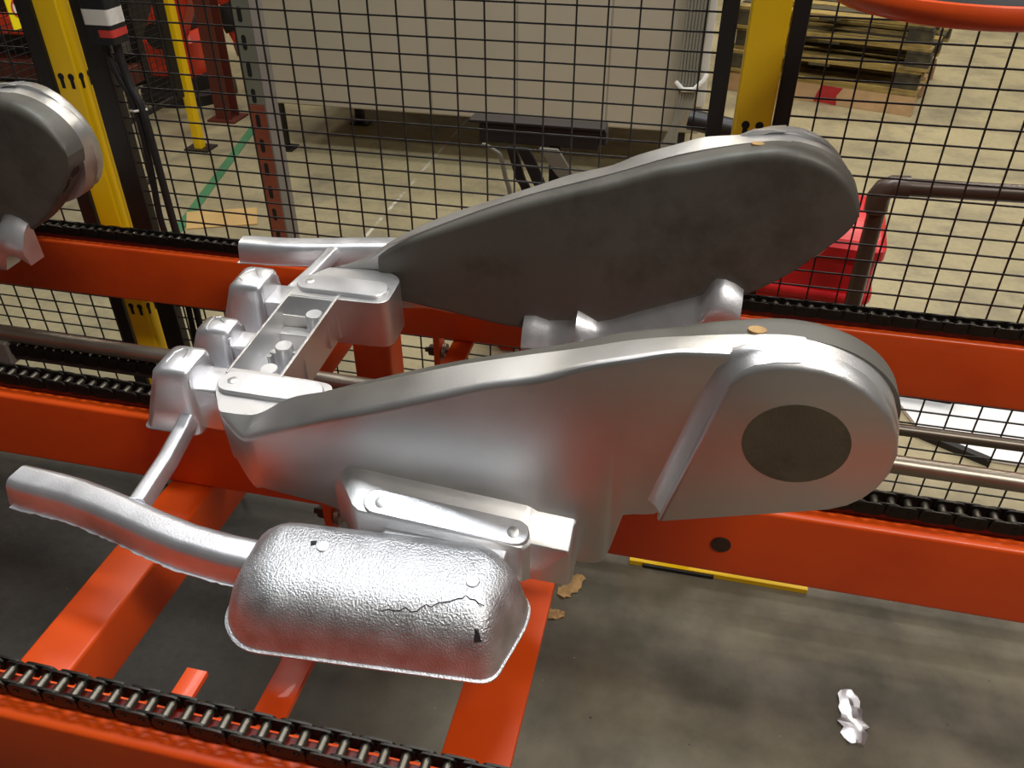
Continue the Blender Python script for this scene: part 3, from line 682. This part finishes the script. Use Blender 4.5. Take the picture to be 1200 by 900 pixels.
pallet(.396, 'dark', 1, .0, 'topmost wooden pallet of the stack, behind the yellow post')
# side fence running away from the line, and its post
sp = fence_post(-2.737, -2.693, 'thin yellow fence post with black base, beyond the mesh at the left', 4.00, .05, 2.15, False, 0)
sp2 = fence_post(-2.80, -2.745, 'yellow post half hidden behind the safety switch and its cables', 3.45, .05, 2.15, False, 0)
fence_panel(0, .70, 'black mesh panel of the side fence, farther bay by the thin yellow post', (.06, .06), loc=(-2.72, 3.28, 0), rotz=R(90), px=0)
fence_panel(0, 1.35, 'black mesh panel of the side fence, nearer bay seen past the left post', (.06, .06), loc=(-2.72, 1.90, 0), rotz=R(90), px=0)
# warning sign on the side fence
sg = tag(empty('warning_sign', (-2.700, 3.0, .915)), 'yellow warning sign with red prohibition ring at the top left corner', 'sign')
MB().box(-.001, .003, -.055, .055, -.065, .20).build('plate', 'signyellow', sg)
MB().prism(circle(0, .010, .036, 28), YZ, .003, .0045).build('white_disc', 'white', sg)
s = MB()
s.loft([[(x, r*math.cos(2*math.pi*k/32), .010+r*math.sin(2*math.pi*k/32)) for k in range(33)] for x, r in ((.0045, .030), (.0062, .030), (.0062, .037), (.0045, .037), (.0045, .030))], cap=False, closed=False)
s.build('red_ring', 'signred', sg)
MB().box(.0046, .006, -.004, .004, -.034, .034, Matrix.Translation((0, 0, .010)) @ Matrix.Rotation(R(40), 4, 'X')).build('red_slash', 'signred', sg)
MB().box(.0045, .0055, -.006, .006, -.018, .018, Matrix.Translation((0, .002, .010))).build('black_figure', 'hole', sg)

# red robot beyond the side fence
rbt = tag(empty('industrial_robot', (-3.32, 4.95, 0)), 'red industrial robot with dark joints beyond the side fence', 'robot')
MB().loft([[(x, y, z) for x, y in circle(0, 0, r, 28)] for z, r in ((0, .30), (.06, .30), (.08, .24), (.16, .23))]).build('base', 'darkmachine', rbt, 40)
MB().loft([ring(.15, .16, .17, .05), ring(.36, .17, .16, .05), ring(.40, .13, .12, .05)]).build('turret', 'robot', rbt, 40)
def capsule(p, q, r0, r1, y0, y1):
    p = Vector(p); q = Vector(q); dd = (q-p); a0 = math.atan2(dd.y, dd.x); pts = []
    for k in range(13): a = a0+math.pi/2+math.pi*k/12; pts.append((p.x+r0*math.cos(a), p.y+r0*math.sin(a)))
    for k in range(13): a = a0-math.pi/2+math.pi*k/12; pts.append((q.x+r1*math.cos(a), q.y+r1*math.sin(a)))
    return MB().prism(pts, XZ, y0, y1)
capsule((.02, .42), (.30, .92), .11, .085, -.19, -.07).build('lower_arm', 'robot', rbt, 40, bevel=.01)
MB().tube([(.02, -.26, .42), (.02, .16, .42)], .075, 20).build('shoulder_joint', 'darkmachine', rbt)
MB().tube([(.30, -.27, .92), (.30, .10, .92)], .065, 20).build('elbow_joint', 'darkmachine', rbt)
capsule((.30, .92), (.46, .50), .09, .055, -.06, .06).build('fore_arm', 'robot', rbt, 40, bevel=.01)
MB().tube([(.40, -.05, .58), (.455, -.05, .44)], .075, 18).build('wrist_band', 'darkmachine', rbt)
MB().tube([(.44, -.05, .47), (.49, -.05, .36)], .060, 18).build('wrist', 'robot', rbt)
MB().tube([(.485, -.05, .37), (.50, -.05, .30)], .07, 18).build('flange', 'grey', rbt)
col = tag(empty('steel_column', (-2.83, 4.55, 0)), 'brown red steel column behind the thin yellow fence post', 'column')
MB().prism([(-.05, -.05), (.05, -.05), (.05, -.042), (.005, -.042), (.005, .042), (.05, .042), (.05, .05), (-.05, .05), (-.05, .042), (-.005, .042), (-.005, -.042), (-.05, -.042)], XY, .01, 2.6).build('shaft', 'brownred', col)
MB().box(-.09, .09, -.09, .09, 0, .012).build('base_plate', 'brownred', col)
dm = tag(empty('dark_machine', (-4.35, 5.2, 0)), 'dark machine body with red covers behind the side fence at the left edge', 'machine')
MB().box(-.9, .62, -.1, .9, 0, 1.5).build('body', 'darkmachine', dm, bevel=.02)
MB().box(-.72, -.05, -.22, -.09, .30, .42).build('red_cover', 'robot', dm, bevel=.02)
MB().box(.10, .58, -.22, -.09, .62, .90).build('red_cover', 'robot', dm, bevel=.02)
MB().box(-.7, .60, -.28, -.09, .02, .14).build('skirt', 'brownred', dm, bevel=.01)
for k in range(5): MB().box(.12+.1*k, .16+.1*k, -.16, -.09, .2, .6).build('rib', 'grey', dm)

# marks and scraps on the floor
tag(MB().prism([(-2.63, 4.46), (-2.58, 4.46), (-2.235, 3.06), (-2.20, 2.80), (-2.25, 2.80), (-2.285, 3.06)], XY, .0005, .004).build('floor_tape', 'green'), 'green floor tape line running away behind the fence', 'tape')
tag(MB().prism([(-2.22, 3.05), (-1.93, 3.17), (-2.02, 3.34), (-2.32, 3.22)], XY, .0005, .006).build('cardboard_piece', 'card'), 'tan cardboard sheet on the floor beside the green tape', 'cardboard')
def scrap(name, m, loc, L_, W, H, seed, rz, label, cat):
    r = random.Random(seed); nx = 12; v = []; f = []
    for i in range(nx):
        t = i/(nx-1); wd = W*(.35+.65*math.sin(math.pi*(.12+.8*t)))*(.8+.4*r.random())
        for k in range(5):
            y = (k/4-.5)*wd; v.append(((t-.5)*L_+r.uniform(-.002, .002), y+r.uniform(-.002, .002), H*(.2+.8*r.random())*(1-.5*abs(k-2)/2)))
        for k in (4, 0): v.append(((t-.5)*L_, (k/4-.5)*wd*.9, 0))
    for i in range(nx-1):
        for k in range(7): f.append((i*7+k, i*7+(k+1) % 7, (i+1)*7+(k+1) % 7, (i+1)*7+k))
    f += [tuple(range(7)), tuple((nx-1)*7+k for k in range(7))]
    return tag(MB().add(v, f).build(name, m, None, 25, loc=loc, rot=(0, 0, R(rz))), label, cat)
scrap('aluminium_scrap', 'alu_bright', (.473, 1.165, .0005), .125, .056, .014, 4, 93, 'crumpled silver aluminium scrap on the dark floor at lower right', 'scrap')
scrap('wood_chip', 'chip', (-.170, 1.385, .0005), .085, .045, .012, 8, 60, 'larger wood chip on the floor beside the lug of the casting', 'chip')
scrap('wood_chip', 'chip', (-.200, 1.290, .0005), .060, .030, .010, 9, 10, 'smaller wood chip on the floor by the right cross beam', 'chip')

# things beyond the fence and on the floor: placed and sized in units of K metres
for o in [o for o in C.objects if o not in before and o.parent is None]:
    o.location *= K; o.scale = (K, K, K)
tag(MB().box(-.033, .355, 1.325, 1.345, .0005, .012).build('floor_strip', 'yellow'), 'yellow strip on the floor just below the middle rail', 'strip')
